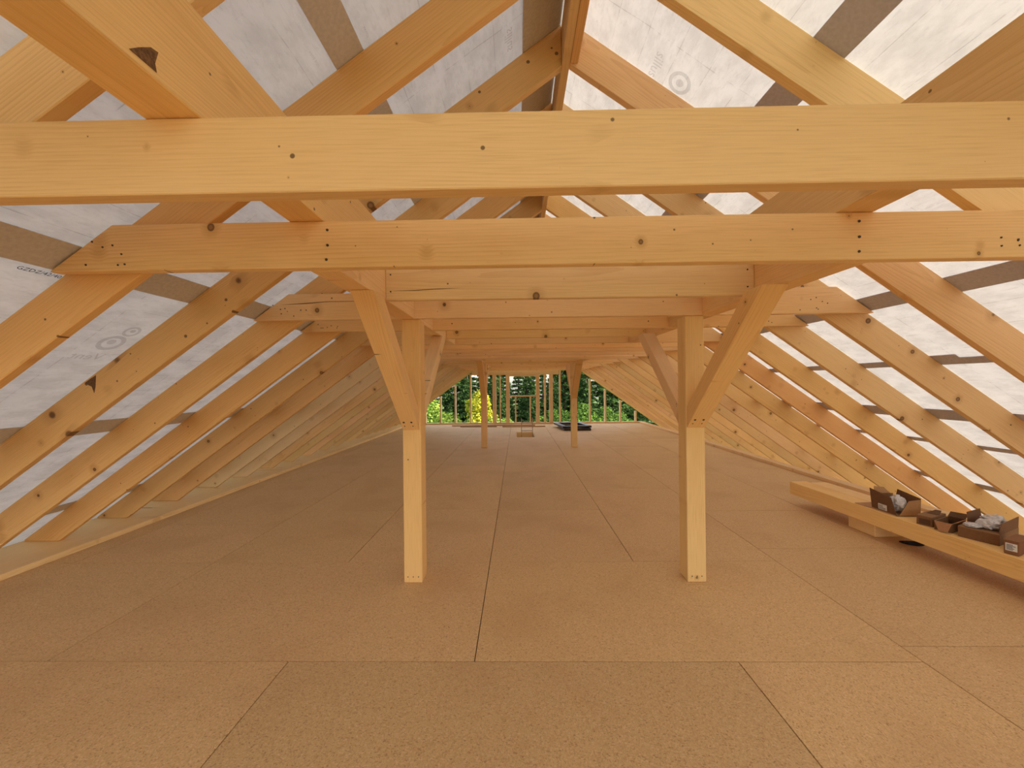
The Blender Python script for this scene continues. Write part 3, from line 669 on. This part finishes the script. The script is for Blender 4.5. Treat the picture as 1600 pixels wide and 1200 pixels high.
# ------------------------------------------------------------------ printing on the membrane
printed('printed_logo', ring_mesh([(.045, .068, 0, 0), (0, .022, .008, .004), (.030, .045, .115, -.028), (0, .014, .12, -.03)]), -1, -2.36, 2.16, 1, 0, M['print_grey'])
printed('printed_word', 'Vent', -1, -2.47, 2.13, .085, 90, M['print_grey'], True)
printed('printed_stamp', 'GZDZ/42/402/7', -1, -2.035, 1.60, .028, 90, M['print_black'])
printed('printed_word', 'sillus', 1, .82, 2.195, .085, -90, M['print_grey'])
printed('printed_logo', ring_mesh([(.048, .070, 0, 0), (0, .024, .0, .0)]), 1, .957, 2.205, 1, 0, M['print_grey'])
printed('printed_word', 'sillus', -1, -.03, 2.13, .075, -90, M['print_grey'], True)
printed('printed_word', 'vent sun', -1, -.832, 1.56, .022, 90, M['print_grey'])
printed('printed_word', 'ventu', -1, -.63, 1.60, .022, 90, M['print_grey'])
for c_ in ceil.children:
    if c_.name.startswith('printed'): tag(c_, 'faint printing on the membrane' if 'stamp' not in c_.name else 'black dotted date stamp')

# ------------------------------------------------------------------ trees beyond the gable
def quads(me_name, C, N_, size, mat, seed):
    rng = np.random.default_rng(seed); n = len(C)
    nrm = N_ + rng.normal(0, .55, (n, 3)); nrm /= np.linalg.norm(nrm, axis=1, keepdims=True)
    a = np.cross(nrm, rng.normal(0, 1, (n, 3))); a /= np.linalg.norm(a, axis=1, keepdims=True); b = np.cross(nrm, a)
    s_ = size * rng.uniform(.6, 1.3, (n, 1))
    V = np.stack([C - a * s_, C - b * s_ * .55, C + a * s_, C + b * s_ * .55], 1).reshape(-1, 3)
    me = bpy.data.meshes.new(me_name); me.vertices.add(4 * n); me.vertices.foreach_set('co', V.ravel())
    me.loops.add(4 * n); me.loops.foreach_set('vertex_index', np.arange(4 * n, dtype=np.int32))
    me.polygons.add(n); me.polygons.foreach_set('loop_start', np.arange(0, 4 * n, 4, dtype=np.int32)); me.polygons.foreach_set('loop_total', np.full(n, 4, dtype=np.int32))
    me.update(calc_edges=True); me.materials.append(mat); return me
def broadleaf(seed, h, r, n, size, mat, blobs=26):
    rng = np.random.default_rng(seed)
    th = rng.uniform(0, 6.283, blobs); zz = rng.uniform(.12, 1, blobs); rr = r * np.sqrt(np.clip(1 - (2 * zz - .95) ** 2 * .9, .05, 1)) * rng.uniform(.45, .95, blobs)
    C0 = np.stack([rr * np.cos(th), rr * np.sin(th), h * zz], 1); br = r * rng.uniform(.28, .5, blobs)
    i = rng.integers(0, blobs, n); d = rng.normal(0, 1, (n, 3)); d /= np.linalg.norm(d, axis=1, keepdims=True)
    P = C0[i] + d * br[i][:, None] * rng.uniform(.72, 1.02, (n, 1))
    return quads('crown', P, d + [0, 0, .5], size, mat, seed + 1)
def conifer(seed, h, r, n, size, mat):
    rng = np.random.default_rng(seed); tiers = 17
    P = []; N_ = []
    for t_ in range(tiers):
        z0 = h * (.06 + .92 * t_ / tiers); rad = r * (1 - t_ / tiers) ** .85 + .15; nb = int(7 + 5 * (1 - t_ / tiers)); m = n // tiers
        ang = rng.uniform(0, 6.283, nb)
        bi = rng.integers(0, nb, m); u = np.sqrt(rng.uniform(.02, 1, m)); spread = rng.normal(0, .17, m) * (.35 + u)
        a = ang[bi] + spread; d = rad * u * (.85 + .15 * np.cos(bi * 5.1))
        P.append(np.stack([d * np.cos(a), d * np.sin(a), z0 - .32 * d + .10 * rng.normal(0, 1, m) + .12 * rad * u ** 3], 1))
        N_.append(np.stack([.4 * np.cos(a), .4 * np.sin(a), np.ones(m)], 1))
    return quads('crown', np.concatenate(P), np.concatenate(N_), size, mat, seed + 1)
def trunk_mesh(h, r):
    bm = bmesh.new(); bmesh.ops.create_cone(bm, cap_ends=True, segments=9, radius1=r, radius2=r * .35, depth=h)
    for v in bm.verts: v.co.z += h / 2; v.co.x += .05 * math.sin(v.co.z)
    return mesh_of(bm, 'trunk', True)
CR = {'spruce': conifer(11, 13, 2.3, 12000, .19, M['leaf_dark']), 'spruce_b': conifer(12, 11, 2.0, 11000, .18, M['leaf_dark']),
      'broad': broadleaf(21, 7.0, 2.6, 6500, .15, M['leaf_green']), 'bright': broadleaf(22, 5.0, 2.2, 5500, .13, M['leaf_bright']), 'yellow': broadleaf(23, 5.2, 1.7, 4500, .12, M['leaf_yellow'], 18),
      'shrub': broadleaf(24, 3.2, 1.7, 3500, .12, M['leaf_green'], 16)}
TRH = {'spruce': (12.6, .22), 'spruce_b': (10.5, .2), 'broad': (5, .14), 'bright': (3.6, .1), 'yellow': (4, .09), 'shrub': (2, .07)}
TRM = {k_: trunk_mesh(*v) for k_, v in TRH.items()}
GZ = -4.6
def tree(kind, x, y, s_, label, group, z=GZ):
    r = empty({'spruce': 'spruce_tree', 'spruce_b': 'spruce_tree', 'broad': 'broadleaf_tree', 'bright': 'broadleaf_tree', 'yellow': 'autumn_tree', 'shrub': 'shrub'}[kind], (x, y, z), random.uniform(0, 6.28))
    r.scale = (s_, s_, s_ * random.uniform(.92, 1.05)); tag(r, label, 'shrub' if kind == 'shrub' else 'tree', group)
    obj('crown', CR[kind], None, r); obj('trunk', TRM[kind], M['bark'], r); return r
DARK = 'dark spruce tree in the forest beyond the far gable frame'
for x, y, s_, kd in ((-13, 41, 1.0, 'spruce'), (-9.6, 37.5, .95, 'spruce'), (-6.9, 42, 1.0, 'spruce'), (-4.9, 36.5, .80, 'spruce_b'), (-2.3, 40, .92, 'spruce_b'), (-1.2, 46.5, .66, 'spruce_b'), (1.0, 41, .72, 'spruce_b'), (3.0, 45, .72, 'spruce'), (4.9, 40, .95, 'spruce'),
                      (7.8, 44, .95, 'spruce'), (9.2, 37, 1.0, 'spruce'), (12.4, 42, 1.0, 'spruce'), (15.8, 38, 1.0, 'spruce'), (-16, 37, 1.0, 'spruce'), (-21, 50, 1.1, 'spruce'), (-15.3, 51, 1.1, 'spruce'), (-9.6, 50, 1.1, 'spruce'), (-4.4, 51.5, 1.0, 'spruce'), (-2.1, 56, .86, 'spruce'), (-7.0, 56, 1.1, 'spruce'), (8.6, 56.5, 1.1, 'spruce'), (-3.2, 47, .80, 'spruce_b'), (.1, 51, .80, 'spruce'), (2.0, 56, .92, 'spruce'), (5.9, 51, 1.05, 'spruce'), (11.3, 52, 1.1, 'spruce'), (16.9, 51, 1.1, 'spruce'), (22.3, 50, 1.1, 'spruce'), (1.35, 34.2, .60, 'spruce_b'), (6.0, 33.5, .78, 'spruce_b'), (-1.9, 34, .62, 'spruce_b'), (3.3, 35.5, .72, 'spruce_b')):
    tree(kd, x, y, s_, DARK, 'spruces beyond the gable')
for x, y, s_ in ((-8.5, 32.5, 1.1), (-3.9, 32.0, .9), (-.4, 30.5, .75), (1.0, 28, .6), (5.1, 31, .75), (9.6, 32.5, 1.1), (8.4, 26.5, .8)):
    tree('shrub', x, y, s_, 'dark leafy bush at the forest edge beyond the far gable frame', 'bushes at the forest edge')
tree('bright', -6.7, 29, .95, 'lime green broadleaf tree at the left edge of the gable view', None)
tree('bright', -4.75, 25.5, .62, 'small lime green tree between the left studs', None)
yt = tree('yellow', -2.95, 27.5, .74, 'yellow autumn tree beside the far left post', None); yt.scale = (.78, .78, 1.0)
tree('bright', -1.25, 23.5, .72, 'pale green bush just right of the far left post', None)
tree('shrub', 2.25, 24, .85, 'light green bush low beside the right big stud', None)
tree('broad', 2.75, 30.2, .55, 'slim yellowish green tree behind the right big stud', None)
tree('broad', 4.35, 27, .62, 'green broadleaf tree right of the far right post', None)
tree('broad', 7.2, 30, .55, 'broadleaf tree behind the rightmost studs', None)
tree('shrub', 5.9, 24, .80, 'dark green shrub at the right end of the gable view', None)
